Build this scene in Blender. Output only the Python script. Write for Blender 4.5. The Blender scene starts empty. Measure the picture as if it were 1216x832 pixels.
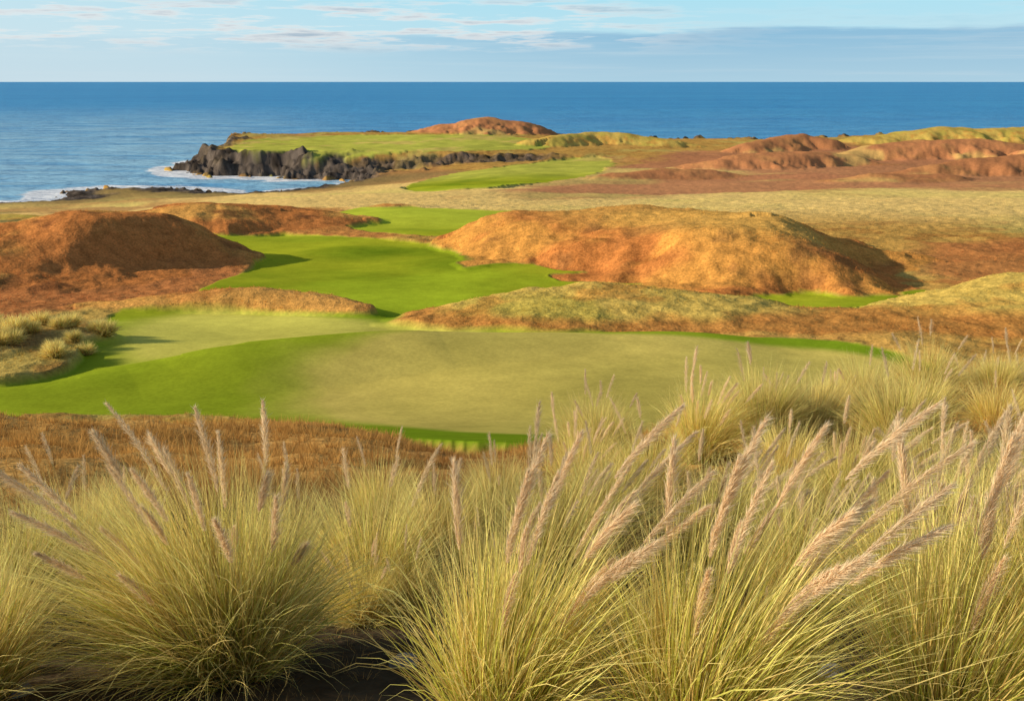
import bpy, math, time
import numpy as np
T0=time.time()
rng=np.random.default_rng(11)
sc=bpy.context.scene
CAMZ=60.0; FPX=1304.0; TH=math.radians(13.75)
CT,ST=math.cos(TH),math.sin(TH)

# ---------------------------------------------------------------- survey helper
def sight(u,v):
    a=(u-608)/FPX; b=(416-v)/FPX
    Y=CT+b*ST
    return a/Y, (-ST+b*CT)/Y      # x/y , z/y

# ---------------------------------------------------------------- noise
_tab=np.random.default_rng(3).random((64,256,256)).astype(np.float32)[:16]*2-1
def vnoise(x,y,seed=0):
    t=_tab[seed%16]
    xi=np.floor(x); yi=np.floor(y)
    fx=(x-xi); fy=(y-yi)
    fx=fx*fx*(3-2*fx); fy=fy*fy*(3-2*fy)
    xi=xi.astype(np.int64)&255; yi=yi.astype(np.int64)&255
    x1=(xi+1)&255; y1=(yi+1)&255
    return (t[xi,yi]*(1-fx)+t[x1,yi]*fx)*(1-fy)+(t[xi,y1]*(1-fx)+t[x1,y1]*fx)*fy
def fbm(x,y,scale,octv=4,seed=0):
    r=0;a=1;tot=0;f=1.0/scale
    for i in range(octv):
        c,s=math.cos(0.6*i+seed),math.sin(0.6*i+seed)
        r=r+a*vnoise((x*c-y*s)*f+7.3*i+seed*3.1,(x*s+y*c)*f+13.7*i,seed+i)
        tot+=a; a*=0.5; f*=2.03
    return r/tot*1.6
def sstep(a,b,x):
    t=np.clip((x-a)/(b-a),0,1); return t*t*(3-2*t)

# ---------------------------------------------------------------- base terrain (rel. to eye height)
near=[(0.5,-1.72),(1,-1.75),(3,-2.15),(5,-2.75),(8,-3.65),(14,-5.15),(25,-8.4),(40,-12.9),(46,-14.55),(52,-14.75),(65,-15.15)]
cols={
 -400:[(90,-17.4),(130,-19),(190,-24),(300,-36),(450,-50),(561,-59),(640,-61),(1000,-66),(1500,-70)],
 0:[(90,-17.4),(130,-19),(190,-24),(300,-36),(450,-51),(561,-59),(640,-61),(1000,-62),(1500,-70)],
 170:[(90,-17.4),(130,-18.8),(190,-23.5),(300,-34.5),(450,-49),(560,-57.5),(640,-59),(705,-50),(720,-47),(900,-46),(1050,-50),(1500,-70)],
 300:[(90,-17.4),(130,-18.6),(190,-22.5),(300,-32),(450,-46),(590,-58.5),(620,-59),(690,-48),(715,-45),(900,-41.5),(1050,-47),(1500,-70)],
 450:[(90,-17.4),(130,-18.5),(190,-21.1),(300,-30),(450,-42),(600,-54),(690,-55),(712,-53.5),(725,-43.5),(800,-42.6),(900,-40.5),(1050,-47),(1500,-70)],
 600:[(90,-17.4),(130,-18.5),(190,-21.1),(260,-26),(350,-31.8),(500,-41),(650,-49),(712,-50.5),(725,-44.5),(800,-43.0),(900,-40.5),(1050,-47),(1500,-70)],
 750:[(90,-17.5),(130,-18.5),(190,-21.4),(260,-26.5),(350,-32.5),(500,-41),(650,-46.5),(720,-47),(800,-46),(900,-45.5),(1000,-49),(1500,-70)],
 880:[(90,-17.5),(130,-18.4),(190,-21.0),(260,-26),(350,-32.0),(500,-40),(650,-45.5),(720,-46),(800,-46),(900,-45),(1000,-49),(1500,-70)],
 1000:[(90,-17.5),(130,-18.3),(190,-20.8),(260,-25.5),(350,-32),(500,-39.5),(650,-44),(800,-45.5),(900,-44),(1050,-48),(1500,-70)],
 1216:[(90,-17.3),(130,-18.2),(190,-20.5),(260,-25),(350,-31.5),(500,-39),(650,-43),(800,-44),(900,-42),(1050,-45),(1500,-70)],
 1700:[(90,-17.0),(130,-18.0),(190,-20.0),(260,-24),(350,-30),(500,-36),(650,-39),(800,-40),(900,-40),(1050,-44),(1500,-70)],
}
NS,NY=320,900
sg=np.linspace(-1.0,1.0,NS); lyg=np.linspace(math.log(0.5),math.log(1600),NY)
cu=sorted(cols); cs=np.array([(u-608)/FPX for u in cu])
prof=[]
for u in cu:
    p=near+cols[u]
    prof.append(np.interp(lyg,np.log([q[0] for q in p]),[q[1]/q[0] for q in p])*np.exp(lyg))
prof=np.array(prof)
TB=np.empty((NS,NY))
for j in range(NY): TB[:,j]=np.interp(sg,cs,prof[:,j])
def gsm(A,sig,axis):
    k=int(sig*3)+1; w=np.exp(-0.5*(np.arange(-k,k+1)/sig)**2); w/=w.sum()
    P=np.pad(A,[(k,k) if a==axis else (0,0) for a in range(2)],mode='edge')
    out=0
    for i,wi in enumerate(w):
        sl=[slice(None)]*2; sl[axis]=slice(i,i+A.shape[axis]); out=out+wi*P[tuple(sl)]
    return out
TB=gsm(TB,5,0); TBs=gsm(TB,7,1); TBl=gsm(TB,1.2,1)
wfar=sstep(560,680,np.exp(lyg))[None,:]
TB=TBs*(1-wfar)+TBl*wfar
def zbase(x,y):
    r=np.hypot(x,y); ph=np.arctan2(x,y); ph=np.clip(ph,-0.78,0.78)
    yy=np.maximum(r*np.cos(ph),0.5); s=np.tan(ph)
    i=np.clip((s-sg[0])/(sg[1]-sg[0]),0,NS-1.001); j=np.clip((np.log(yy)-lyg[0])/(lyg[1]-lyg[0]),0,NY-1.001)
    i0=i.astype(int); j0=j.astype(int); fi=i-i0; fj=j-j0
    return (TB[i0,j0]*(1-fi)+TB[i0+1,j0]*fi)*(1-fj)+(TB[i0,j0+1]*(1-fi)+TB[i0+1,j0+1]*fi)*fj
_ys=np.geomspace(0.8,1500,6000)
def ground(u,v):
    s,zr=sight(u,v)
    d=zbase(s*_ys,_ys)-zr*_ys
    k=np.argmax(d>0) if (d>0).any() else int(np.argmax(d/_ys))
    return s*_ys[k],_ys[k]

# ---------------------------------------------------------------- polygons
def chaikin(p,n=2):
    p=np.array(p,float)
    for _ in range(n):
        q=np.roll(p,-1,0); p=np.stack([0.75*p+0.25*q,0.25*p+0.75*q],1).reshape(-1,2)
    return p
def poly_sd(x,y,P,margin=30):
    out=np.full(x.shape,-1e3)
    m=(x>P[:,0].min()-margin)&(x<P[:,0].max()+margin)&(y>P[:,1].min()-margin)&(y<P[:,1].max()+margin)
    X=x[m];Y=y[m]; d2=np.full(X.shape,1e12); ins=np.zeros(X.shape,bool)
    Q=np.roll(P,-1,0)
    for (ax,ay),(bx,by) in zip(P,Q):
        ex,ey=bx-ax,by-ay; L=ex*ex+ey*ey+1e-12
        t=np.clip(((X-ax)*ex+(Y-ay)*ey)/L,0,1)
        dd=(X-ax-t*ex)**2+(Y-ay-t*ey)**2
        d2=np.minimum(d2,dd)
        if ay!=by:
            c=((ay>Y)!=(by>Y))&(X<(bx-ax)*(Y-ay)/(by-ay)+ax); ins^=c
    d=np.sqrt(d2); out[m]=np.where(ins,d,-d)
    return out
def region(pts):
    p=[]
    for q in pts:
        p.append(ground(q[0],q[1]) if len(q)==2 else (sight(q[0],200)[0]*q[2],q[2]))
    return chaikin(p,2)

def seapt(u,v):
    s,zr=sight(u,v); y=-CAMZ/zr; return (s*y,y)
def upt(u,y): return (sight(u,170)[0]*y,y)
coast=[upt(-900,530),upt(-300,545),upt(-60,555),seapt(0,244),seapt(50,242),seapt(78,238),seapt(74,229),seapt(110,226),seapt(180,225),seapt(228,227),seapt(250,233),
 seapt(300,234),seapt(345,230),seapt(372,226),seapt(405,225),seapt(440,219),seapt(420,215),seapt(380,212),seapt(330,211),seapt(290,208),seapt(250,209),seapt(222,204),seapt(214,198),
 upt(225,800),upt(262,880),upt(290,960),upt(400,1010),upt(560,1040),upt(700,1010),upt(850,960),upt(1000,980),upt(1216,1000),upt(1700,1050),(1500,1000),(1500,-300),(-900,-300)]
COAST=chaikin(coast,1)

# ---------------------------------------------------------------- crest lines of the dunes
RID=[]
def ridge(pts,wf,wb,kind,p=1.6,k=1.0):
    P=[]
    for (u,v,y) in pts:
        s,zr=sight(u,v); x=s*y
        H=max(zr*y-float(zbase(np.array([x]),np.array([float(y)]))[0]),0.02)*k
        P.append((x,y,H))
    wf=np.interp(np.linspace(0,1,len(P)),np.linspace(0,1,len(wf)),wf)
    wb=np.interp(np.linspace(0,1,len(P)),np.linspace(0,1,len(wb)),wb)
    RID.append((P,wf,wb,kind,p))
# left dune
ridge([(-260,300,118),(-100,292,116),(0,286,113),(60,265,114),(115,252,115),(155,254,116),(188,267,116),(204,286,116)],[22,22,22,20,17,13,8,4.5],[20,20,18,16,14,10,7,4],'heath',1.2)
ridge([(-120,340,98),(20,326,100),(80,320,102),(140,326,103),(170,338,104)],[9,9,8,6,3],[6],'heath')
# dune behind it
ridge([(178,266,160),(205,250,160),(260,239,162),(320,245,162),(350,256,160),(378,272,160)],[6,14,20,16,9,4],[8,18,24,18,10,4],'heath',1.3)
# big right dune: broad shoulder that stops short, then a low tail
ridge([(548,286,128),(585,270,128),(630,257,128),(720,251,126),(800,254,122),(860,256,117),(915,260,111),(948,267,107),(975,284,103)],
      [3,6,11,20,24,26,23,13,5],[3,6,12,20,22,18,13,9,4],'gold',1.2)
ridge([(960,272,114),(1000,280,114),(1050,294,113),(1110,314,110),(1165,334,105)],[5,5,5,4,3],[9,9,8,6,4],'gold',1.3)
ridge([(650,290,114),(700,287,110),(780,290,108),(820,302,104)],[4,9,4],[7,7],'gold')
# straw bank right of the green
ridge([(548,374,74),(585,360,76),(640,343,79),(700,335,80),(770,340,80),(850,354,79),(950,364,78),(1050,366,78),(1110,357,79),(1160,341,82),(1216,328,84),(1400,316,86)],
      [1.5,5,10,14,13,12,12,12,13,15,16,18],[2,4,6,6,6,6,5,5,6,7,8,10],'straw',1.2)
ridge([(95,368,81),(135,356,83),(220,350,84),(300,346,84),(370,350,82),(420,359,80),(450,374,78)],[1,2.5,3.2,3.2,2.6,1.8,1],[1.5,4,5,4.5,3.5,2,1],'heath',1.0)
ridge([(-160,392,64),(-40,384,65),(20,380,66),(60,382,66.5),(86,391,67)],[9,8,6,4,2],[6,6,5,3.5,2],'bush',1.1)
ridge([(-100,476,50),(0,456,53),(150,430,57),(300,403,60),(480,391,63),(720,396,65.5),(900,404,66)],[5,6,7,8,7,5,4],[4,3,3,2.5,2.5,3,4],'mown',1.3)
ridge([(435,250,196),(460,243,198),(500,244,200),(525,250,200)],[6,6],[7,7],'heath')
ridge([(500,160,930),(540,147,930),(575,140,930),(615,145,930),(660,159,930)],[30,50,30],[40,40],'heath',1.6)
ridge([(660,163,800),(700,157,830),(740,160,830),(790,166,820)],[18,25,18],[30,30],'straw',1.4)
ridge([(890,172,740),(920,164,760),(950,161,770),(985,168,760)],[18,28,14],[20,20],'heath',1.3)
ridge([(1040,162,840),(1080,155,850),(1120,151,860),(1180,153,860),(1400,152,860)],[30,50],[30,45],'straw',1.4)
ridge([(800,205,540),(850,192,550),(890,184,560),(950,180,570),(1010,183,570),(1050,193,560)],[12,25,34,30,16,8],[18,25,12],'heath',1.2)
ridge([(985,186,620),(1040,173,640),(1100,166,650),(1160,166,645),(1216,170,640),(1260,180,630)],[12,30,38,32,20],[20,35,20],'heath',1.25)
ridge([(1230,176,560),(1300,168,560),(1500,168,560)],[12,34],[20,30],'heath',1.3)
ridge([(1060,208,430),(1110,196,440),(1160,186,445),(1220,181,450),(1400,181,450)],[8,26,34],[12,30],'heath',1.25)
ridge([(960,224,360),(1000,215,362),(1050,209,365),(1110,208,370),(1150,217,370)],[6,16,20,14,5],[10,12],'heath',1.25)
ridge([(700,214,430),(740,206,440),(790,201,450),(840,202,450),(872,211,440)],[8,22,26,18,6],[15,15],'heath',1.25)
ridge([(900,238,300),(960,232,300),(1020,232,300),(1070,238,300)],[8,16,8],[10,10],'straw',1.5)
ridge([(-300,262,230),(-60,260,230),(20,256,235),(80,261,235)],[20,10],[15,8],'straw')
# shoulder the big grasses stand on
ridge([(930,560,13),(1020,535,13),(1120,515,13.5),(1230,505,14),(1400,505,14)],[3,5,6],[4,6,7],'near',1.2)
# hollows (u, distance, rx, ry, depth)
CUT=[(1030,103,6,9,1.6),(190,107,5,8,1.8),(118,103,6,6,0.8),(345,152,6,8,1.2),(700,106,5,7,0.7),(1060,545,22,22,3.0),(1215,600,16,20,2.5),(885,425,12,20,2.0)]
CUTP=[(sight(u,290 if y<300 else 200)[0]*y,y,rx,ry,d) for u,y,rx,ry,d in CUT]

KINDS=('heath','gold','straw','bush','mown','near')
def ridges(x,y):
    tot=np.zeros(x.shape); mk={k:np.zeros(x.shape) for k in KINDS}
    wob=fbm(x,y,9,4,5)
    for P,wf,wb,kind,pw in RID:
        mg=max(wf.max(),wb.max())*1.3
        A=np.array(P)
        m=(x>A[:,0].min()-mg)&(x<A[:,0].max()+mg)&(y>A[:,1].min()-mg)&(y<A[:,1].max()+mg)
        if not m.any(): continue
        X=x[m];Y=y[m];W=wob[m]
        best=np.zeros(X.shape)
        for k in range(len(P)-1):
            ax,ay,ah=P[k];bx,by,bh=P[k+1]
            ex,ey=bx-ax,by-ay;L=ex*ex+ey*ey
            t=np.clip(((X-ax)*ex+(Y-ay)*ey)/L,0,1)
            d=np.hypot(X-ax-t*ex,Y-ay-t*ey)
            side=ex*(Y-ay)-ey*(X-ax)
            H=ah+(bh-ah)*t
            f=wf[k]+(wf[k+1]-wf[k])*t; b=wb[k]+(wb[k+1]-wb[k])*t
            w=np.where(side>0,b,f)*(1+(0.18*W if kind!='mown' else 0))
            q=np.clip(1-(d/w)**2,0,1)
            best=np.maximum(best,H*q**pw)
        a_=tot[m]; tot[m]=np.maximum(a_,best)+0.18*np.minimum(a_,best)
        mk[kind][m]=np.maximum(mk[kind][m],best)
    for cx,cy,rx,ry,d in CUTP:
        g_=np.exp(-((x-cx)/rx)**2-((y-cy)/ry)**2)*d
        tot=tot-np.minimum(g_,tot*0.75)
    return tot,mk

def terrain(x,y):
    r=np.hypot(x,y)
    zb=zbase(x,y)
    rd,mk=ridges(x,y)
    n1=fbm(x,y,18,3,1)
    z=zb+rd
    R=RG
    mow=np.zeros(x.shape)
    ew=fbm(x,y,5,3,9)*0.004*r
    for nm in MOWN:
        sd=poly_sd(x,y,R[nm])+ew
        fw=0.08+0.0016*r
        mow=np.maximum(mow,sstep(-fw,fw,sd))
    dm=np.maximum(np.maximum(mk['heath'],mk['gold']),np.maximum(mk['straw'],mk['bush']))
    dune=sstep(0.12,0.28,dm*(1+0.25*n1)/(1+r/400))
    mow=mow*(1-dune)
    rough=1-mow
    z=z+rough*(fbm(x,y,7,3,2)*0.22*sstep(14,60,r)+fbm(x,y,1.3,3,4)*0.09*sstep(3,20,r)+fbm(x,y,55,3,6)*1.3*sstep(200,450,r))
    z=z+dune*(n1*0.5)*np.clip(dm,0,3)/1.6
    z=z+rough*sstep(12,20,r)*(1-sstep(38,46,r))*fbm(x,y,7,3,15)*0.7
    z=z+mow*(fbm(x,y,16,2,8)*0.40)*sstep(44,56,r)
    # coast
    sd=poly_sd(x,y,COAST,80)
    nn=fbm(x,y,26,6,10)
    sd=sd+nn*np.where(r>660,9.0,5.0)*sstep(300,500,r)
    cw=np.where(r>640,13.0,10.0)
    prof_=0.30*sstep(0,0.15,sd/cw)+0.25*sstep(0.25,0.5,sd/cw)+0.45*sstep(0.6,1.0,sd/cw)
    land=-61.0+(z+61.0)*(0.04+0.96*prof_)
    land=np.where((sd>0)&(r<660),np.maximum(land,-59.0+0.5*nn),land)
    zz=np.where(sd>0,land,-61.0+0.10*np.maximum(sd,-60))
    zz=np.where((sd>-9)&(sd<=0),-61.6+np.clip(fbm(x,y,6,3,13),0,1)*3.6,zz)
    cliff=sstep(-9,-1,sd)*(1-sstep(14,24,sd+nn*8))
    xs=x/np.maximum(y,1)
    sl=sstep(700,708,r)*(1-sstep(722,730,r))*sstep(-0.20,-0.13,xs)*(1-sstep(0.02,0.06,xs))
    cliff=np.maximum(cliff,sl*0.9)
    crag=fbm(x,y,9,5,12)
    zz=zz+np.where(r>480,cliff*crag*np.where(r>660,3.6,1.1),0)
    inl=(sd>-900)
    zz=np.where(inl,zz,np.where(r>450,-66.0,z))
    return zz,dict(mow=mow,dune=dune,mk=mk,sd=sd,n1=n1,r=r,cliff=np.where(r>480,cliff,0),z=zz)

# ---------------------------------------------------------------- turf regions
RG={}
RG['bank']=region([(-250,520),(-200,455),(0,452),(90,436),(105,400),(130,366),(250,352),(400,362),(480,380),(560,388),(700,396),(950,400),(1060,412),(1118,430),(1135,455),(1000,512),(800,530),(620,527),(520,524),(400,508),(300,496),(200,487),(0,484)])
RG['fair']=region([(205,354),(280,330),(304,312),(270,298),(215,286),(190,274),(330,274),(430,282),(520,288),(640,300),(700,318),(760,330),(850,338),(980,346),(1120,342),(1140,356),(1100,385),(900,385),(700,385),(530,390),(440,380),(330,356)])
RG['g3']=region([(392,262),(405,250),(440,246),(540,248),(640,252),(700,258),(640,272),(560,281),(500,282),(430,276)])
RG['cg']=region([(460,227),(510,209),(600,198),(660,190),(735,184),(715,205),(650,217),(560,225)])
RG['ht']=region([(262,180),(290,166),(370,161),(460,160),(560,160),(640,165),(660,178),(560,179),(470,181),(420,188),(330,190)])
MOWN=['bank','fair','g3','cg','ht']
RG['putt']=region([(330,482),(350,448),(410,422),(500,407),(640,402),(800,407),(950,410),(1055,420),(1090,434),(1075,462),(970,500),(800,518),(620,516),(500,508),(390,498)])
RG['plat']=region([(130,420),(140,380),(250,362),(420,376),(600,396),(480,399),(300,408),(200,422)])
RG['lf']=region([(320,352),(420,330),(620,322),(600,340),(520,372),(430,368)])
RG['hr']=region([(560,240),(650,215),(720,204),(745,188),(870,176),(1000,172),(1216,178),(1500,178),(1500,224),(1216,228),(1000,222),(880,228),(740,236)])
RG['hb']=region([(1060,292),(1130,284),(1216,284),(1500,280),(1500,345),(1216,345),(1150,345)])
RG['hl']=region([(-300,345),(0,330),(150,318),(312,308),(300,330),(200,352),(70,368),(-100,400),(-300,400)])
RG['hm']=region([(150,262),(300,246),(420,246),(440,262),(500,284),(420,286),(300,280),(190,284)])
RG['olive']=region([(-300,258),(0,250),(60,262),(170,268),(170,284),(0,300),(-300,300)])

def mix(a,b,f): return a*(1-f[:,None])+np.array(b)[None,:]*f[:,None]
def paint(x,y,I):
    r=I['r'];N=x.size
    n2=fbm(x,y,30,4,3); n3=fbm(x,y,4,4,7); n4=fbm(x,y,90,4,11); n5=fbm(x,y,1.1,3,2); n6=fbm(x,y,11,4,14)
    c=np.empty((N,3)); c[:]=(0.58,0.33,0.08)
    c=mix(c,(0.54,0.39,0.10),sstep(0.0,0.5,n2))
    c=mix(c,(0.36,0.15,0.04),sstep(0.15,0.6,n3)*0.6)
    def reg(nm,nz=1.0):
        return sstep(-0.025*r,0.025*r,poly_sd(x,y,RG[nm],60)+(n2*0.03*r+n3*0.01*r)*nz)
    c=mix(c,(0.88,0.60,0.20),sstep(150,200,r)*(1-sstep(520,680,r))*0.95)
    c=mix(c,(0.70,0.56,0.15),sstep(150,200,r)*(1-sstep(520,680,r))*sstep(0.1,0.5,n4)*0.6)
    c=mix(c,(0.50,0.24,0.09),sstep(180,260,r)*sstep(0.3,0.7,fbm(x,y*0.35,60,4,13))*0.7)
    hrm=reg('hr')*0.9
    c=mix(c,(0.52,0.21,0.10),hrm)
    c=mix(c,(0.66,0.50,0.15),hrm*sstep(0.12,0.5,fbm(x*0.4,y*0.5,50,4,2))*0.85)
    c=mix(c,(0.52,0.19,0.06),reg('hb')*0.85)
    c=mix(c,(0.50,0.18,0.06),reg('hl')*0.9)
    c=mix(c,(0.54,0.21,0.06),reg('hm')*0.8)
    c=mix(c,(0.28,0.22,0.075),reg('olive')*0.8)
    coastal=(1-sstep(20,90,I['sd']))*sstep(450,520,r)*(1-sstep(640,680,r))
    c=mix(c,(0.26,0.19,0.075),coastal*0.8)
    nearm=(1-sstep(40,46,r))
    c=mix(c,(0.62,0.34,0.10),nearm*0.8)
    c=mix(c,(0.26,0.12,0.04),nearm*sstep(0.0,0.6,fbm(x,y,7,3,15)*-1)*0.75)
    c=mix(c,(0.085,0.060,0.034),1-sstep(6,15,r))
    mk=I['mk']
    def dm(k): return sstep(0.08,0.30,mk[k]/(1+r/400))
    h=dm('heath'); g=dm('gold'); s=dm('straw'); bu=dm('bush')
    hc=np.empty((N,3)); hc[:]=(0.54,0.20,0.055); hc=mix(hc,(0.70,0.37,0.09),sstep(-0.1,0.6,n6)*0.8); hc=mix(hc,(0.24,0.09,0.035),sstep(0.3,0.8,n3)*0.7)
    hc=mix(hc,(0.54,0.23,0.10),sstep(250,400,r)*0.75)
    hc=mix(hc,(0.72,0.50,0.15),sstep(250,400,r)*sstep(0.25,0.6,n2)*0.6)
    gc=np.empty((N,3)); gc[:]=(0.66,0.30,0.065); gc=mix(gc,(0.54,0.19,0.05),sstep(-0.25,0.4,n6)*0.9); gc=mix(gc,(0.28,0.12,0.04),sstep(0.4,0.9,n3)*0.6)
    tl=np.clip(mk['gold']/4.5,0,1); gc=mix(gc,(0.74,0.43,0.10),sstep(0.6,1.0,tl)*0.7)
    scx=np.empty((N,3)); scx[:]=(0.66,0.45,0.10); scx=mix(scx,(0.54,0.41,0.08),sstep(0,0.5,n6)); scx=mix(scx,(0.62,0.28,0.06),sstep(0.1,0.6,n3)*0.6)
    bc=np.empty((N,3)); bc[:]=(0.66,0.44,0.12); bc=mix(bc,(0.38,0.22,0.07),sstep(-0.2,0.4,n3))
    for m_,cc_ in ((h,hc),(g,gc),(s,scx),(bu,bc)): c=c*(1-m_[:,None])+cc_*m_[:,None]
    foot=sstep(0.05,0.2,mk['straw'])*(1-sstep(0.5,1.1,mk['straw']))*(r<85)
    c=mix(c,(0.50,0.20,0.05),foot*0.85)
    # mown turf
    m=I['mow']; t=np.empty((N,3)); t[:]=(0.21,0.31,0.014)
    t=mix(t,(0.33,0.40,0.022),sstep(-0.4,0.5,n2+0.3*n6))
    t=mix(t,(0.44,0.44,0.025),sstep(75,95,r)*np.clip(0.5+0.4*n6,0,1))
    def pr(nm,w): return sstep(-w,w,poly_sd(x,y,RG[nm],40)+n3*0.4*w)
    pw=0.8+2.4*(1-sstep(-14,-4,x))
    t=mix(t,(0.66,0.51,0.12),pr('putt',pw)*(0.90+0.10*n6))
    t=mix(t,(0.70,0.62,0.12),pr('plat',2.0)*0.9)
    t=mix(t,(0.40,0.50,0.026),pr('lf',4)*0.8)
    t=mix(t,(0.56,0.54,0.09),sstep(400,600,r)*0.85)
    t=mix(t,(0.68,0.46,0.14),sstep(650,700,r)*sstep(0.1,0.5,n2+0.4*n3)*0.6)
    t=mix(t,(0.48,0.53,0.045),sstep(130,180,r)*(1-sstep(300,400,r)))
    t=t*(1+0.05*n5[:,None]+0.10*n3[:,None]+0.12*n6[:,None])
    edge=4*m*(1-m)
    c=c*(1-m[:,None])+t*m[:,None]
    c=mix(c,(0.42,0.32,0.07),edge*0.5)
    rk=I['cliff']
    rc=np.array((0.10,0.078,0.062))[None,:]*(1+0.8*n3[:,None])
    top=sstep(6,13,I['z']+61)*sstep(-0.1,0.4,n2)*0.35
    rc=rc*(1-top[:,None])+np.array((0.38,0.26,0.09))[None,:]*top[:,None]
    c=c*(1-rk[:,None])+rc*rk[:,None]
    return np.clip(c*(1+0.12*n4[:,None]),0.004,0.9)

# ---------------------------------------------------------------- mesh builder
def mkmesh(name,V,Q,T=None,col=None,attrs=None,smooth=True):
    me=bpy.data.meshes.new(name)
    nq=0 if Q is None else len(Q); nt=0 if T is None else len(T)
    me.vertices.add(len(V)); me.vertices.foreach_set('co',np.ascontiguousarray(V,np.float32).ravel())
    idx=[]
    if nq: idx.append(np.asarray(Q).ravel())
    if nt: idx.append(np.asarray(T).ravel())
    idx=np.concatenate(idx).astype(np.int32)
    st=np.concatenate([np.arange(nq)*4, nq*4+np.arange(nt)*3]).astype(np.int32)
    me.loops.add(len(idx)); me.loops.foreach_set('vertex_index',idx)
    me.polygons.add(nq+nt); me.polygons.foreach_set('loop_start',st)
    me.update(calc_edges=True)
    if smooth: me.polygons.foreach_set('use_smooth',np.ones(nq+nt,bool))
    if col is not None:
        a=me.color_attributes.new('Col','FLOAT_COLOR','POINT')
        c4=np.ones((len(V),4),np.float32); c4[:,:3]=col; a.data.foreach_set('color',c4.ravel())
    for k,v in (attrs or {}).items():
        a=me.attributes.new(k,'FLOAT','POINT'); a.data.foreach_set('value',np.ascontiguousarray(v,np.float32))
    return me
def addobj(name,me,mat=None,loc=(0,0,0)):
    if mat and not me.materials: me.materials.append(mat)
    o=bpy.data.objects.new(name,me); o.location=loc; sc.collection.objects.link(o); return o
def gridq(na,nb):
    i=np.arange(na-1)[:,None]*nb+np.arange(nb-1)[None,:]
    return np.stack([i,i+nb,i+nb+1,i+1],-1).reshape(-1,4)

# ---------------------------------------------------------------- materials
def newmat(n):
    m=bpy.data.materials.new(n); m.use_nodes=True; nt=m.node_tree
    for x in list(nt.nodes): nt.nodes.remove(x)
    return m,nt,nt.nodes,nt.links
def nd(N,t,**k):
    x=N.new(t)
    for a,b in k.items(): setattr(x,a,b)
    return x
def mth(N,L,op,a,b=None,c=None,clamp=False):
    x=N.new('ShaderNodeMath'); x.operation=op; x.use_clamp=clamp
    for i,v in enumerate((a,b,c)):
        if v is None: continue
        if isinstance(v,(int,float)): x.inputs[i].default_value=v
        else: L.new(v,x.inputs[i])
    return x.outputs[0]
def mrange(N,L,v,a,b,c,d,smooth=False):
    x=N.new('ShaderNodeMapRange'); x.interpolation_type='SMOOTHSTEP' if smooth else 'LINEAR'
    L.new(v,x.inputs[0])
    for i,q in enumerate((a,b,c,d)): x.inputs[i+1].default_value=q
    return x.outputs[0]
def noise(N,L,vec,scale,detail=3,rough=0.55):
    x=N.new('ShaderNodeTexNoise'); x.inputs['Scale'].default_value=scale; x.inputs['Detail'].default_value=detail; x.inputs['Roughness'].default_value=rough
    L.new(vec,x.inputs['Vector']); return x.outputs['Fac']

mt,nt,N,L=newmat('links_turf')
out=nd(N,'ShaderNodeOutputMaterial'); bs=nd(N,'ShaderNodeBsdfDiffuse')
L.new(bs.outputs[0],out.inputs[0])
ac=nd(N,'ShaderNodeAttribute',attribute_name='Col'); ar=nd(N,'ShaderNodeAttribute',attribute_name='rough')
geo=nd(N,'ShaderNodeNewGeometry'); pos=geo.outputs['Position']
a=noise(N,L,pos,4.5,3,0.7); b=noise(N,L,pos,0.9,3,0.65)
fa=mrange(N,L,a,0.3,0.7,0.68,1.32); fb=mrange(N,L,b,0.3,0.7,0.75,1.25)
fr=mth(N,L,'MULTIPLY',fa,fb)
fg=mth(N,L,'MULTIPLY',mrange(N,L,a,0.3,0.7,0.88,1.12),mrange(N,L,b,0.3,0.7,0.92,1.08))
mx=nd(N,'ShaderNodeMix',data_type='FLOAT'); L.new(ar.outputs['Fac'],mx.inputs[0]); L.new(fg,mx.inputs[2]); L.new(fr,mx.inputs[3])
sc_=nd(N,'ShaderNodeVectorMath',operation='SCALE'); L.new(ac.outputs['Color'],sc_.inputs[0]); L.new(mx.outputs[0],sc_.inputs['Scale'])
L.new(sc_.outputs[0],bs.inputs['Color'])
hh=mth(N,L,'ADD',mth(N,L,'MULTIPLY',a,0.10),mth(N,L,'MULTIPLY',b,0.30))
bp=nd(N,'ShaderNodeBump'); bp.inputs['Distance'].default_value=1.0
L.new(mrange(N,L,ar.outputs['Fac'],0,1,0.04,0.55),bp.inputs['Strength']); L.new(hh,bp.inputs['Height']); L.new(bp.outputs[0],bs.inputs['Normal'])

# sea
ms,nt,N,L=newmat('sea_water')
out=nd(N,'ShaderNodeOutputMaterial'); bs=nd(N,'ShaderNodeBsdfPrincipled')
L.new(bs.outputs[0],out.inputs[0])
geo=nd(N,'ShaderNodeNewGeometry'); pos=geo.outputs['Position']
mp=nd(N,'ShaderNodeMapping'); mp.inputs['Scale'].default_value=(0.30,1,1); mp.inputs['Rotation'].default_value=(0,0,math.radians(14)); L.new(pos,mp.inputs['Vector'])
w1=noise(N,L,mp.outputs[0],0.030,5,0.6); w2=noise(N,L,mp.outputs[0],0.22,4,0.65); w3=noise(N,L,mp.outputs[0],0.004,4,0.55); w4=noise(N,L,mp.outputs[0],0.0012,5,0.6)
bp=nd(N,'ShaderNodeBump'); bp.inputs['Strength'].default_value=1.0; bp.inputs['Distance'].default_value=1.0
L.new(mth(N,L,'ADD',mth(N,L,'MULTIPLY',w1,16.0),mth(N,L,'MULTIPLY',w2,2.8)),bp.inputs['Height']); L.new(bp.outputs[0],bs.inputs['Normal'])
shgl=nd(N,'ShaderNodeAttribute',attribute_name='shallow_glitter'); fo=nd(N,'ShaderNodeAttribute',attribute_name='foam')
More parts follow.
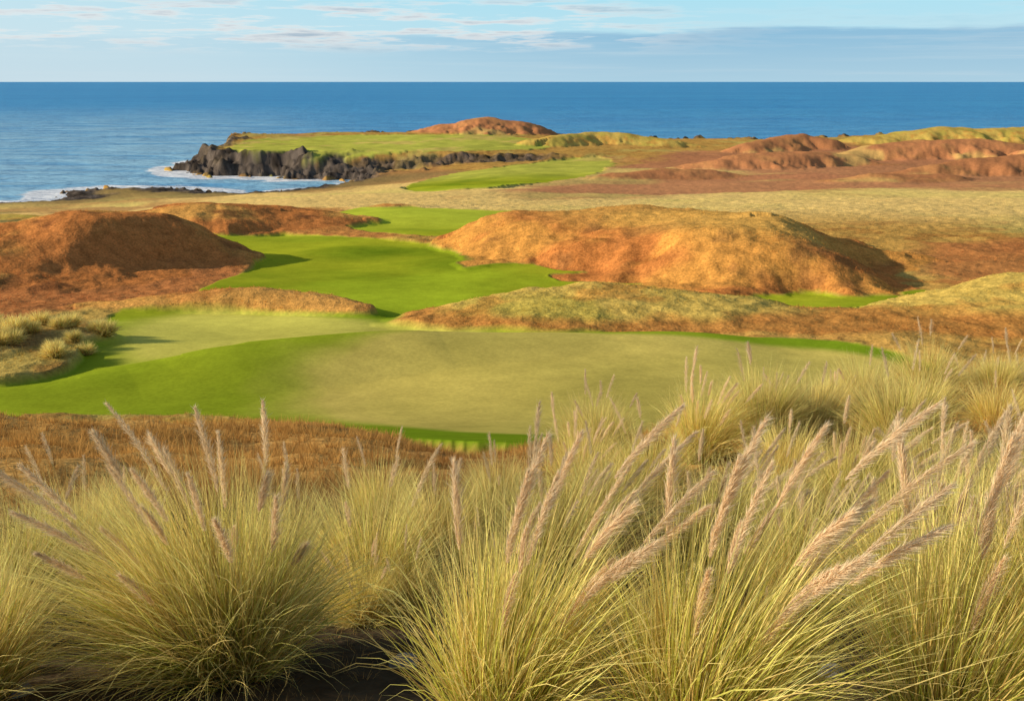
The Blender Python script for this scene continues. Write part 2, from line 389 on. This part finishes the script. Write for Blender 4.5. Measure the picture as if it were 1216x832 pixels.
m1=nd(N,'ShaderNodeMix',data_type='RGBA'); m1.inputs[6].default_value=(0.014,0.25,0.60,1); m1.inputs[7].default_value=(0.06,0.40,0.72,1)
L.new(mth(N,L,'ADD',mth(N,L,'ADD',mrange(N,L,w3,0.35,0.65,0,0.35),mrange(N,L,w4,0.35,0.65,0,0.35)),mth(N,L,'MULTIPLY',mrange(N,L,w1,0.35,0.7,0,1),0.5),clamp=True),m1.inputs[0])
m2=nd(N,'ShaderNodeMix',data_type='RGBA'); m2.inputs[7].default_value=(0.32,0.60,0.78,1); L.new(m1.outputs[2],m2.inputs[6]); L.new(mth(N,L,'MULTIPLY',shgl.outputs['Fac'],mrange(N,L,w1,0.35,0.65,0.3,1.5)),m2.inputs[0])  # pale tint for inshore water and the painted glitter
fn=noise(N,L,mp.outputs[0],0.12,6,0.75)
fm=mrange(N,L,mth(N,L,'ADD',fo.outputs['Fac'],mth(N,L,'SUBTRACT',fn,0.5)),0.42,0.60,0,1,True)
m3=nd(N,'ShaderNodeMix',data_type='RGBA'); m3.inputs[7].default_value=(0.92,0.93,0.94,1); L.new(m2.outputs[2],m3.inputs[6]); L.new(fm,m3.inputs[0])
L.new(m3.outputs[2],bs.inputs['Base Color']); bs.inputs['Roughness'].default_value=0.45; bs.inputs['Specular IOR Level'].default_value=0.22

# grass blades
def grassmat(name,trans):
    m,nt,N,L=newmat(name)
    out=nd(N,'ShaderNodeOutputMaterial'); d=nd(N,'ShaderNodeBsdfDiffuse'); t=nd(N,'ShaderNodeBsdfTranslucent'); mxs=nd(N,'ShaderNodeMixShader'); mxs.inputs[0].default_value=trans
    ac=nd(N,'ShaderNodeAttribute',attribute_name='Col'); oi=nd(N,'ShaderNodeObjectInfo')
    sv=nd(N,'ShaderNodeVectorMath',operation='SCALE'); L.new(ac.outputs['Color'],sv.inputs[0]); L.new(mrange(N,L,oi.outputs['Random'],0,1,0.85,1.15),sv.inputs['Scale'])
    L.new(sv.outputs[0],d.inputs[0]); L.new(sv.outputs[0],t.inputs[0]); L.new(d.outputs[0],mxs.inputs[1]); L.new(t.outputs[0],mxs.inputs[2]); L.new(mxs.outputs[0],out.inputs[0])
    return m
mg=grassmat('grass_blade',0.35); mtuft=grassmat('tuft_blade',0.3)
mr,nt,N,L=newmat('stone')
out=nd(N,'ShaderNodeOutputMaterial'); bs=nd(N,'ShaderNodeBsdfPrincipled'); bs.inputs['Roughness'].default_value=0.9; L.new(bs.outputs[0],out.inputs[0])
geo=nd(N,'ShaderNodeNewGeometry'); nn_=noise(N,L,geo.outputs['Position'],18,6,0.7)
cr=nd(N,'ShaderNodeValToRGB'); cr.color_ramp.elements[0].color=(0.10,0.09,0.08,1); cr.color_ramp.elements[1].color=(0.34,0.32,0.30,1); L.new(nn_,cr.inputs[0]); L.new(cr.outputs[0],bs.inputs[0])
bp=nd(N,'ShaderNodeBump'); bp.inputs['Strength'].default_value=0.6; bp.inputs['Distance'].default_value=0.03; L.new(nn_,bp.inputs['Height']); L.new(bp.outputs[0],bs.inputs['Normal'])

# ---------------------------------------------------------------- build ground
ang=np.concatenate([np.radians(np.linspace(-110,-30,50,endpoint=False)),np.radians(np.linspace(-30,30,1000)),np.radians(np.linspace(30,110,51)[1:])])
rad=np.concatenate([np.geomspace(0.4,40,200,endpoint=False),np.geomspace(40,250,440,endpoint=False),np.geomspace(250,640,180,endpoint=False),np.geomspace(640,1300,240)])
AA,RR=np.meshgrid(ang,rad,indexing='ij'); X=(RR*np.sin(AA)).ravel(); Y=(RR*np.cos(AA)).ravel()
Z,I=terrain(X,Y)
C=paint(X,Y,I)
rg=(1-I['mow'])*(1-0.65*sstep(150,350,I['r'])*(1-I['cliff']))
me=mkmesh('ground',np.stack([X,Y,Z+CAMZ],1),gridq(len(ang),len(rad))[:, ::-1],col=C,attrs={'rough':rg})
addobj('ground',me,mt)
# ---------------------------------------------------------------- sea
ang2=np.radians(np.linspace(-110,110,600)); rad2=np.concatenate([np.geomspace(350,1400,260,endpoint=False),np.geomspace(1400,150000,120)])
A2,R2=np.meshgrid(ang2,rad2,indexing='ij'); x2=(R2*np.sin(A2)).ravel(); y2=(R2*np.cos(A2)).ravel(); r2=R2.ravel()
sd2=poly_sd(x2,y2,COAST,150)+fbm(x2,y2,26,6,10)*np.where(r2>660,9.0,5.0)
sd2=np.where(sd2<-900,-200,sd2)
west=sstep(0.10,0.30,-x2/np.maximum(y2,1))
foam=sstep(-32,-9,sd2)*(0.38+0.5*west)+ sstep(-100,-20,sd2)*0.26*west
shal_glit=sstep(-150,0,sd2)*0.5+(1-sstep(600,3500,r2))*0.8*west+(1-sstep(900,3000,r2))*0.2  # paler inshore shallows, plus sun glitter painted into the nearer water on the left
me=mkmesh('sea',np.stack([x2,y2,np.zeros_like(x2)],1),gridq(len(ang2),len(rad2))[:, ::-1],attrs={'foam':foam,'shallow_glitter':np.clip(shal_glit,0,1)})
addobj('sea',me,ms)

# ---------------------------------------------------------------- tufts of rough grass / heather
def scatter(n,r0,r1,hmin,hmax,nb,seedr,wid,floor=(0.16,0.10,0.035)):
    g=np.random.default_rng(seedr)
    r=np.exp(g.uniform(math.log(r0),math.log(r1),n)); a=np.radians(g.uniform(-33,33,n))
    x=r*np.sin(a);y=r*np.cos(a)
    z,I=terrain(x,y)
    keep=(I['mow']<0.35)&(z>-59.5)
    keep&=(g.random(n)<np.clip(0.55+0.9*fbm(x,y,3,3,9),0.1,1))
    x,y,z=x[keep],y[keep],z[keep]; I2={k:(v[keep] if k!='mk' else {q:w[keep] for q,w in v.items()}) for k,v in I.items()}
    c=paint(x,y,I2); n=len(x); r=r[keep]
    h=g.uniform(hmin,hmax,n)*(1+0.5*fbm(x,y,5,2,3))
    az=g.uniform(0,2*np.pi,(n,nb)); tl=g.uniform(0.1,1.2,(n,nb)); hb=h[:,None]*g.uniform(0.6,1.1,(n,nb))
    bx=x[:,None]+np.cos(az)*h[:,None]*0.25*g.random((n,nb)); by=y[:,None]+np.sin(az)*h[:,None]*0.25*g.random((n,nb)); bz=(z-0.03)[:,None]+0*az
    tx=bx+np.cos(az)*np.sin(tl)*hb; ty=by+np.sin(az)*np.sin(tl)*hb; tz=bz+np.cos(tl)*hb
    w=wid*(0.6+0.8*g.random((n,nb)))*(r[:,None]/r1*0.7+0.3)
    a2=g.uniform(0,2*np.pi,(n,nb)); dx,dy=np.cos(a2)*w,np.sin(a2)*w
    V=np.stack([np.stack([bx-dx,by-dy,bz],-1),np.stack([bx+dx,by+dy,bz],-1),np.stack([tx,ty,tz],-1)],2).reshape(-1,3)
    V[:,2]+=CAMZ
    T=np.arange(len(V)).reshape(-1,3)
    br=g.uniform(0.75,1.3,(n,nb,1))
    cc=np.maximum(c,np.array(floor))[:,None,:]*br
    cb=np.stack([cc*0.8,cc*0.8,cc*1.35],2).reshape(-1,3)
    return mkmesh('tufts',V,None,T,col=np.clip(cb,0,0.9),smooth=False)
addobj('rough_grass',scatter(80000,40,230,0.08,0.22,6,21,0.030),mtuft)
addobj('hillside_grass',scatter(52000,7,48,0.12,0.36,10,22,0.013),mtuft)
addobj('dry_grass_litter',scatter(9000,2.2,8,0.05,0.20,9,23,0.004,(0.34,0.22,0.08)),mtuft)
print('tufts',time.time()-T0)

# ---------------------------------------------------------------- pampas / marram clumps
def ribbon(root,az,tilt,droop,Ln,seg,curve=0.0,pw=1.4):
    n=len(az); t=np.linspace(0,1,seg+1)
    P=np.zeros((n,seg+1,3)); D=np.zeros((n,seg+1,3))
    P[:,0]=root
    for k in range(seg+1):
        th=tilt+droop*t[k]**pw; a=az+curve*t[k]
        d=np.stack([np.cos(a)*np.sin(th),np.sin(a)*np.sin(th),np.cos(th)],-1); D[:,k]=d
        if k<seg: P[:,k+1]=P[:,k]+d*(Ln/seg)[:,None]
    return P,D,t
def clump(seed,nb,Lm,r0,npl,green,spread=1.0,lean=(0,0),wid=0.0036,mh=460,seg=6):
    g=np.random.default_rng(seed)
    ph=g.uniform(0,2*np.pi,nb); rr=r0*np.sqrt(g.random(nb))
    root=np.stack([np.cos(ph)*rr,np.sin(ph)*rr,np.zeros(nb)-0.03],-1)
    az=ph+g.normal(0,0.6,nb)
    kk=g.random(nb)
    tilt=(0.08+0.75*kk**1.3*(0.4+0.6*rr/r0))*spread
    droop=g.uniform(0.10,1.35,nb)*(0.5+0.8*kk)
    Ln=Lm*g.uniform(0.45,1.22,nb)*(1-0.15*kk)
    P,D,t=ribbon(root,az,tilt,droop,Ln,seg,g.normal(0,0.5,nb))
    P[:,:,0]+=lean[0]*(t**2)[None,:]*Ln[:,None]; P[:,:,1]+=lean[1]*(t**2)[None,:]*Ln[:,None]
    rv=g.normal(size=(nb,1,3)); S=np.cross(D,rv); S/=np.linalg.norm(S,axis=-1,keepdims=True)+1e-9
    w=wid*g.uniform(0.45,1.5,nb)[:,None]*(1-t[None,:]**2.2*0.92)
    V=np.stack([P-S*w[...,None]*0.5,P+S*w[...,None]*0.5],2)
    isg=(g.random(nb)<green)
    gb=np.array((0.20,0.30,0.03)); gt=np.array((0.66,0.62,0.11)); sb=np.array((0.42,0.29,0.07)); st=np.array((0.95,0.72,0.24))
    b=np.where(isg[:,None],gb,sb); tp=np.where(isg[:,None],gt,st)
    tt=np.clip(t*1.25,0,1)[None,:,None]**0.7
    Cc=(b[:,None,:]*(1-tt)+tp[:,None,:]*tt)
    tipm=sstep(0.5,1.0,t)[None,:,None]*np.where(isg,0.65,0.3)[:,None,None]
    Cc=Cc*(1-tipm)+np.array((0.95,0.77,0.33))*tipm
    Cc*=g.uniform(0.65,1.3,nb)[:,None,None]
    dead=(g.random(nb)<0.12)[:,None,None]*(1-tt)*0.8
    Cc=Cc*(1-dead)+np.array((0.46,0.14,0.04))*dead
    Cc=np.repeat(Cc[:,:,None,:],2,2)
    base=(np.arange(nb)*(seg+1)*2)[:,None]+np.arange(seg)[None,:]*2
    Q=np.stack([base,base+1,base+3,base+2],-1).reshape(-1,4)
    Vs=[V.reshape(-1,3)]; Cs=[Cc.reshape(-1,3)]; Qs=[Q]; Ts=None; off=nb*(seg+1)*2
    if npl:
        ph=g.uniform(0,2*np.pi,npl); rr=r0*0.6*np.sqrt(g.random(npl))
        root=np.stack([np.cos(ph)*rr,np.sin(ph)*rr,np.zeros(npl)],-1)
        tilt=g.uniform(0.04,0.50,npl)*spread; droop=g.uniform(0.0,0.5,npl); Ln=Lm*g.uniform(0.85,1.42,npl)
        ns=16
        P,D,t=ribbon(root,ph+g.normal(0,0.4,npl),tilt,droop,Ln,ns,g.normal(0,0.2,npl),2.2)
        P[:,:,0]+=lean[0]*1.6*(t**2)[None,:]*Ln[:,None]; P[:,:,1]+=lean[1]*1.6*(t**2)[None,:]*Ln[:,None]
        D=np.gradient(P,axis=1); D/=np.linalg.norm(D,axis=-1,keepdims=True)
        for rvn in range(2):
            rv=g.normal(size=(npl,1,3)); S=np.cross(D,rv); S/=np.linalg.norm(S,axis=-1,keepdims=True)+1e-9
            w=0.0036*(1-0.6*t)[None,:]
            V=np.stack([P-S*w[...,None]*0.5,P+S*w[...,None]*0.5],2)
            base=(np.arange(npl)*(ns+1)*2)[:,None]+np.arange(ns)[None,:]*2+off
            Qs.append(np.stack([base,base+1,base+3,base+2],-1).reshape(-1,4)); Vs.append(V.reshape(-1,3)); off+=npl*(ns+1)*2
            cst=np.array((0.55,0.50,0.13))[None,:]*(1-t[:,None])+np.array((0.80,0.62,0.28))[None,:]*t[:,None]
            Cs.append(np.repeat(np.tile(cst[None],(npl,1,1))[:,:,None,:],2,2).reshape(-1,3))
        hs=g.uniform(0.18,0.36,npl)
        q=g.random((npl,mh))**0.85
        tpos=1-hs[:,None]*(1-q)
        fi=tpos*ns; i0=np.clip(fi.astype(int),0,ns-1); ff=(fi-i0)[...,None]
        ar_=np.arange(npl)[:,None]
        Pp=P[ar_,i0]*(1-ff)+P[ar_,i0+1]*ff; Dp=D[ar_,i0]*(1-ff)+D[ar_,i0+1]*ff
        rvec=g.normal(size=(npl,mh,3)); Rd=np.cross(Dp,rvec); Rd/=np.linalg.norm(Rd,axis=-1,keepdims=True)+1e-9
        env=np.sin(np.pi*np.clip(0.10+0.84*q,0,1))**0.8
        # hairs droop to the lee side so each head is a little one-sided
        lee=np.array((0.55,0.1,-0.35))
        Pp=Pp+Rd*(0.012*np.sqrt(g.random((npl,mh)))*env)[...,None]
        sp=g.uniform(0.02,0.52,(npl,mh))[...,None]
        dirv=Dp*np.cos(sp)+Rd*np.sin(sp)+g.normal(0,0.12,(npl,mh,3))+lee*g.uniform(0,0.5,(npl,mh,1))
        hl=(0.022+0.060*g.random((npl,mh))**1.6)*(0.40+0.60*env)*g.uniform(0.75,1.25,npl)[:,None]
        tip=Pp+dirv*hl[...,None]; tip[...,2]-=hl*0.15
        sw=np.cross(dirv,g.normal(size=(npl,mh,3))); sw/=np.linalg.norm(sw,axis=-1,keepdims=True)+1e-9
        hw=0.0012
        V=np.stack([Pp-sw*hw,Pp+sw*hw,tip],2).reshape(-1,3)
        Ts=np.arange(npl*mh*3).reshape(-1,3)+off; off+=npl*mh*3
        pc=np.array((0.90,0.68,0.42))*g.uniform(0.7,1.12,(npl,mh,1))*g.uniform(0.85,1.10,(npl,1,1))
        ctip=np.array((0.95,0.85,0.60))
        cc=np.stack([pc,pc,(pc+ctip)/2],2).reshape(-1,3)
        Vs.append(V);Cs.append(cc)
    return mkmesh('pampas',np.concatenate(Vs),np.concatenate(Qs),Ts,col=np.clip(np.concatenate(Cs),0,0.95),smooth=False)
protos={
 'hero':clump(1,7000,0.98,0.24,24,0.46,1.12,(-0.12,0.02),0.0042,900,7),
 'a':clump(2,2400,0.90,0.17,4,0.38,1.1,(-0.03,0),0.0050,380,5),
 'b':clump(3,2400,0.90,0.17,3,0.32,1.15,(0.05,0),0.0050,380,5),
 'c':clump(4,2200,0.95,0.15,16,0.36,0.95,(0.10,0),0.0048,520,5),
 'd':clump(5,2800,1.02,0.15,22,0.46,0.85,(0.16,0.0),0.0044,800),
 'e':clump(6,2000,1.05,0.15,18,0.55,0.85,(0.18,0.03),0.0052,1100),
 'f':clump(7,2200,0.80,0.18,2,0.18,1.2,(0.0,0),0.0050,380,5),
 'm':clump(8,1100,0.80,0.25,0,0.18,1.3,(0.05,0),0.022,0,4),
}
for p in protos.values(): p.materials.append(mg)
def putat(x,y,s,k,rz,name):
    z,_=terrain(np.array([x]),np.array([y]))
    o=bpy.data.objects.new(name,protos[k]); o.location=(x,y,float(z[0])+CAMZ-0.02); o.scale=(s,s,s*(0.95+0.1*rng.random())); o.rotation_euler=(0,0,rz); sc.collection.objects.link(o)
def place(u,v,s,k,rz=0.0,name='pampas_grass'):
    x,y=ground(u,v); putat(x,y,s,k,rz,name)
PL=[(262,792,0.98,'hero',0.0),(20,735,0.85,'a',1.0),(95,690,0.85,'b',3.4),(-40,830,0.8,'a',2),(150,640,0.8,'f',1.3),(350,690,0.75,'b',3.0),
 (440,720,0.9,'a',5.0),(520,668,0.95,'f',0.5),(455,640,0.8,'b',1.0),(590,660,0.8,'b',2.0),(590,610,0.85,'f',4.0),
 (600,880,0.88,'e',0.2),(660,700,0.95,'c',0.0),(720,640,0.95,'b',0.3),(690,600,0.95,'c',0.4),(770,610,0.95,'a',1.1),
 (830,900,0.92,'e',-0.2),(845,690,0.85,'d',0.1),(900,650,0.9,'b',0.2),(830,585,1.05,'c',-0.2),(900,575,1.1,'a',2.2),(960,570,1.1,'f',2.0),
 (950,720,0.85,'c',0.3),(1010,640,0.95,'d',-0.1),(1060,590,1.1,'b',1),(1020,555,1.15,'f',3),(1090,550,1.15,'a',0),(1150,545,1.2,'f',1),(1216,545,1.2,'c',0.2),(1280,545,1.2,'a',2),
 (1080,760,0.95,'d',0.2),(1150,680,1.0,'c',-0.1),(1220,640,1.0,'a',0.1),(1130,900,0.95,'e',0.1),(1215,850,1.0,'d',0.3),(1290,720,1.0,'c',0.0),(1300,900,1,'d',0),
 (1100,620,1.0,'f',2.5),(930,610,0.9,'f',0.5)]
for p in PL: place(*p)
g=np.random.default_rng(5)
for i in range(16):
    u=g.uniform(660,1300); v=g.uniform(540,575)
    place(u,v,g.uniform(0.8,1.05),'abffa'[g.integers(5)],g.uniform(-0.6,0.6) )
for i in range(20):
    u=g.uniform(-100,1300); v=g.uniform(590,800)
    place(u,v,g.uniform(0.3,0.5),'abf'[g.integers(3)],g.uniform(0,6))
# coarse marram on the left hummock beside the green
for i in range(46):
    yy=g.uniform(58.5,69); xx=g.uniform(-37,-24.2)-(yy-62)*0.2
    if poly_sd(np.array([xx]),np.array([yy]),RG['bank'])[0]>0.4 and yy<61: continue
    putat(xx,yy,g.uniform(0.9,1.6),'m',g.uniform(0,6),'marram_grass')
# stones
def stone(u,v,s,seed):
    x,y=ground(u,v); z,_=terrain(np.array([x]),np.array([y]))
    bpy.ops.mesh.primitive_ico_sphere_add(subdivisions=4,radius=s,location=(x,y,float(z[0])+CAMZ+s*0.15)); o=bpy.context.object; o.name='stone'
    n=len(o.data.vertices); co=np.empty(n*3); o.data.vertices.foreach_get('co',co); co=co.reshape(-1,3)
    d=1+0.22*fbm(co[:,0]/s+seed,co[:,1]/s+co[:,2]/s*0.7,0.8,4,seed%10); co*=d[:,None]; co[:,2]*=0.6; o.data.vertices.foreach_set('co',co.ravel())
    for p in o.data.polygons: p.use_smooth=True
    o.data.materials.append(mr); o.rotation_euler=(0,0,seed)
for i,(u,v,s) in enumerate([(8,745,.09),(35,770,.07),(5,800,.10),(50,742,.05),(480,790,.07),(700,745,.08),(735,760,.06),(985,800,.07),(660,770,.05),(20,825,.06)]): stone(u,v,s,i+1)

# ---------------------------------------------------------------- light & sky
SEL,SAZ=math.radians(19),math.radians(-96)
sd=(math.sin(SAZ)*math.cos(SEL),math.cos(SAZ)*math.cos(SEL),math.sin(SEL))
ld=bpy.data.lights.new('sun','SUN'); ld.energy=5.0; ld.angle=math.radians(0.5); ld.color=(1.0,0.89,0.70)
lo=bpy.data.objects.new('sun',ld); sc.collection.objects.link(lo)
from mathutils import Vector
lo.rotation_euler=Vector(sd).to_track_quat('Z','Y').to_euler(); lo.location=(0,0,200)
w=bpy.data.worlds.new('World'); sc.world=w; w.use_nodes=True
nt=w.node_tree; N=nt.nodes; L=nt.links
for x in list(N): N.remove(x)
wo=nd(N,'ShaderNodeOutputWorld'); sky=nd(N,'ShaderNodeTexSky',sky_type='NISHITA'); sky.sun_disc=False; sky.sun_elevation=SEL; sky.sun_rotation=SAZ; sky.altitude=60
b1=nd(N,'ShaderNodeBackground'); b1.inputs[1].default_value=0.12; L.new(sky.outputs[0],b1.inputs[0])
tc=nd(N,'ShaderNodeTexCoord'); sx=nd(N,'ShaderNodeSeparateXYZ'); L.new(tc.outputs['Generated'],sx.inputs[0])
el=sx.outputs[2]; az=mth(N,L,'ARCTAN2',sx.outputs[0],sx.outputs[1])
def cvec(a,b):
    cb=nd(N,'ShaderNodeCombineXYZ'); L.new(mth(N,L,'MULTIPLY',az,a),cb.inputs[0]); L.new(mth(N,L,'MULTIPLY',el,b),cb.inputs[1]); return cb.outputs[0]
nA=noise(N,L,cvec(5,55),1.3,5,0.6); nB=noise(N,L,cvec(8,85),1.1,6,0.62); nC=noise(N,L,cvec(3,120),1.0,4,0.6)
def cmix(f,a,b):
    x=nd(N,'ShaderNodeMix',data_type='RGBA'); L.new(f,x.inputs[0])
    for i,v in ((6,a),(7,b)):
        if isinstance(v,tuple): x.inputs[i].default_value=v+(1,)
        else: L.new(v,x.inputs[i])
    return x.outputs[2]
base=cmix(mrange(N,L,el,0.0,0.07,0,1),(0.58,0.78,0.88),(0.42,0.77,0.92))
left=mrange(N,L,az,-0.5,0.05,1,0,True)
base=cmix(mth(N,L,'MULTIPLY',left,0.40),base,(0.74,0.81,0.86))
edge=mth(N,L,'ADD',mth(N,L,'ADD',mth(N,L,'MULTIPLY',az,0.012),0.041),mth(N,L,'MULTIPLY',mth(N,L,'SUBTRACT',nA,0.5),0.022))
bank=mth(N,L,'MULTIPLY',mrange(N,L,mth(N,L,'SUBTRACT',edge,el),-0.002,0.004,0,1,True),mrange(N,L,az,-0.30,0.15,0.20,0.95,True))
bankc=cmix(mrange(N,L,el,0.0,0.04,0,1),(0.42,0.65,0.80),(0.25,0.51,0.73))
bankc=cmix(mth(N,L,'MULTIPLY',mrange(N,L,nC,0.45,0.7,0,1,True),0.35),bankc,(0.60,0.74,0.83))
col=cmix(bank,base,bankc)
st=mth(N,L,'MULTIPLY',mrange(N,L,nB,0.46,0.58,0,1,True),mth(N,L,'MULTIPLY',mrange(N,L,az,0.0,0.22,1,0.12,True),mth(N,L,'MULTIPLY',mrange(N,L,el,0.020,0.036,0,1,True),mrange(N,L,el,0.058,0.075,1,0.3,True))))
col=cmix(mth(N,L,'MULTIPLY',st,0.95),col,cmix(mrange(N,L,nB,0.50,0.66,0,1),(0.92,0.92,0.91),(0.40,0.52,0.64)))
b2=nd(N,'ShaderNodeBackground'); L.new(col,b2.inputs[0]); b2.inputs[1].default_value=1.0
mw=nd(N,'ShaderNodeMixShader'); L.new(mrange(N,L,el,0.08,0.22,0.92,0.0,True),mw.inputs[0]); L.new(b1.outputs[0],mw.inputs[1]); L.new(b2.outputs[0],mw.inputs[2]); L.new(mw.outputs[0],wo.inputs[0])

cd=bpy.data.cameras.new('camera'); cam=bpy.data.objects.new('camera',cd); sc.collection.objects.link(cam)
cd.sensor_width=36; cd.lens=36*FPX/1216; cd.clip_start=0.05; cd.clip_end=300000
cam.location=(0,0,CAMZ); cam.rotation_euler=(math.radians(90-13.75),0,0); sc.camera=cam
sc.view_settings.view_transform='Standard'; sc.view_settings.look='None'; sc.view_settings.exposure=0
print('done',time.time()-T0)
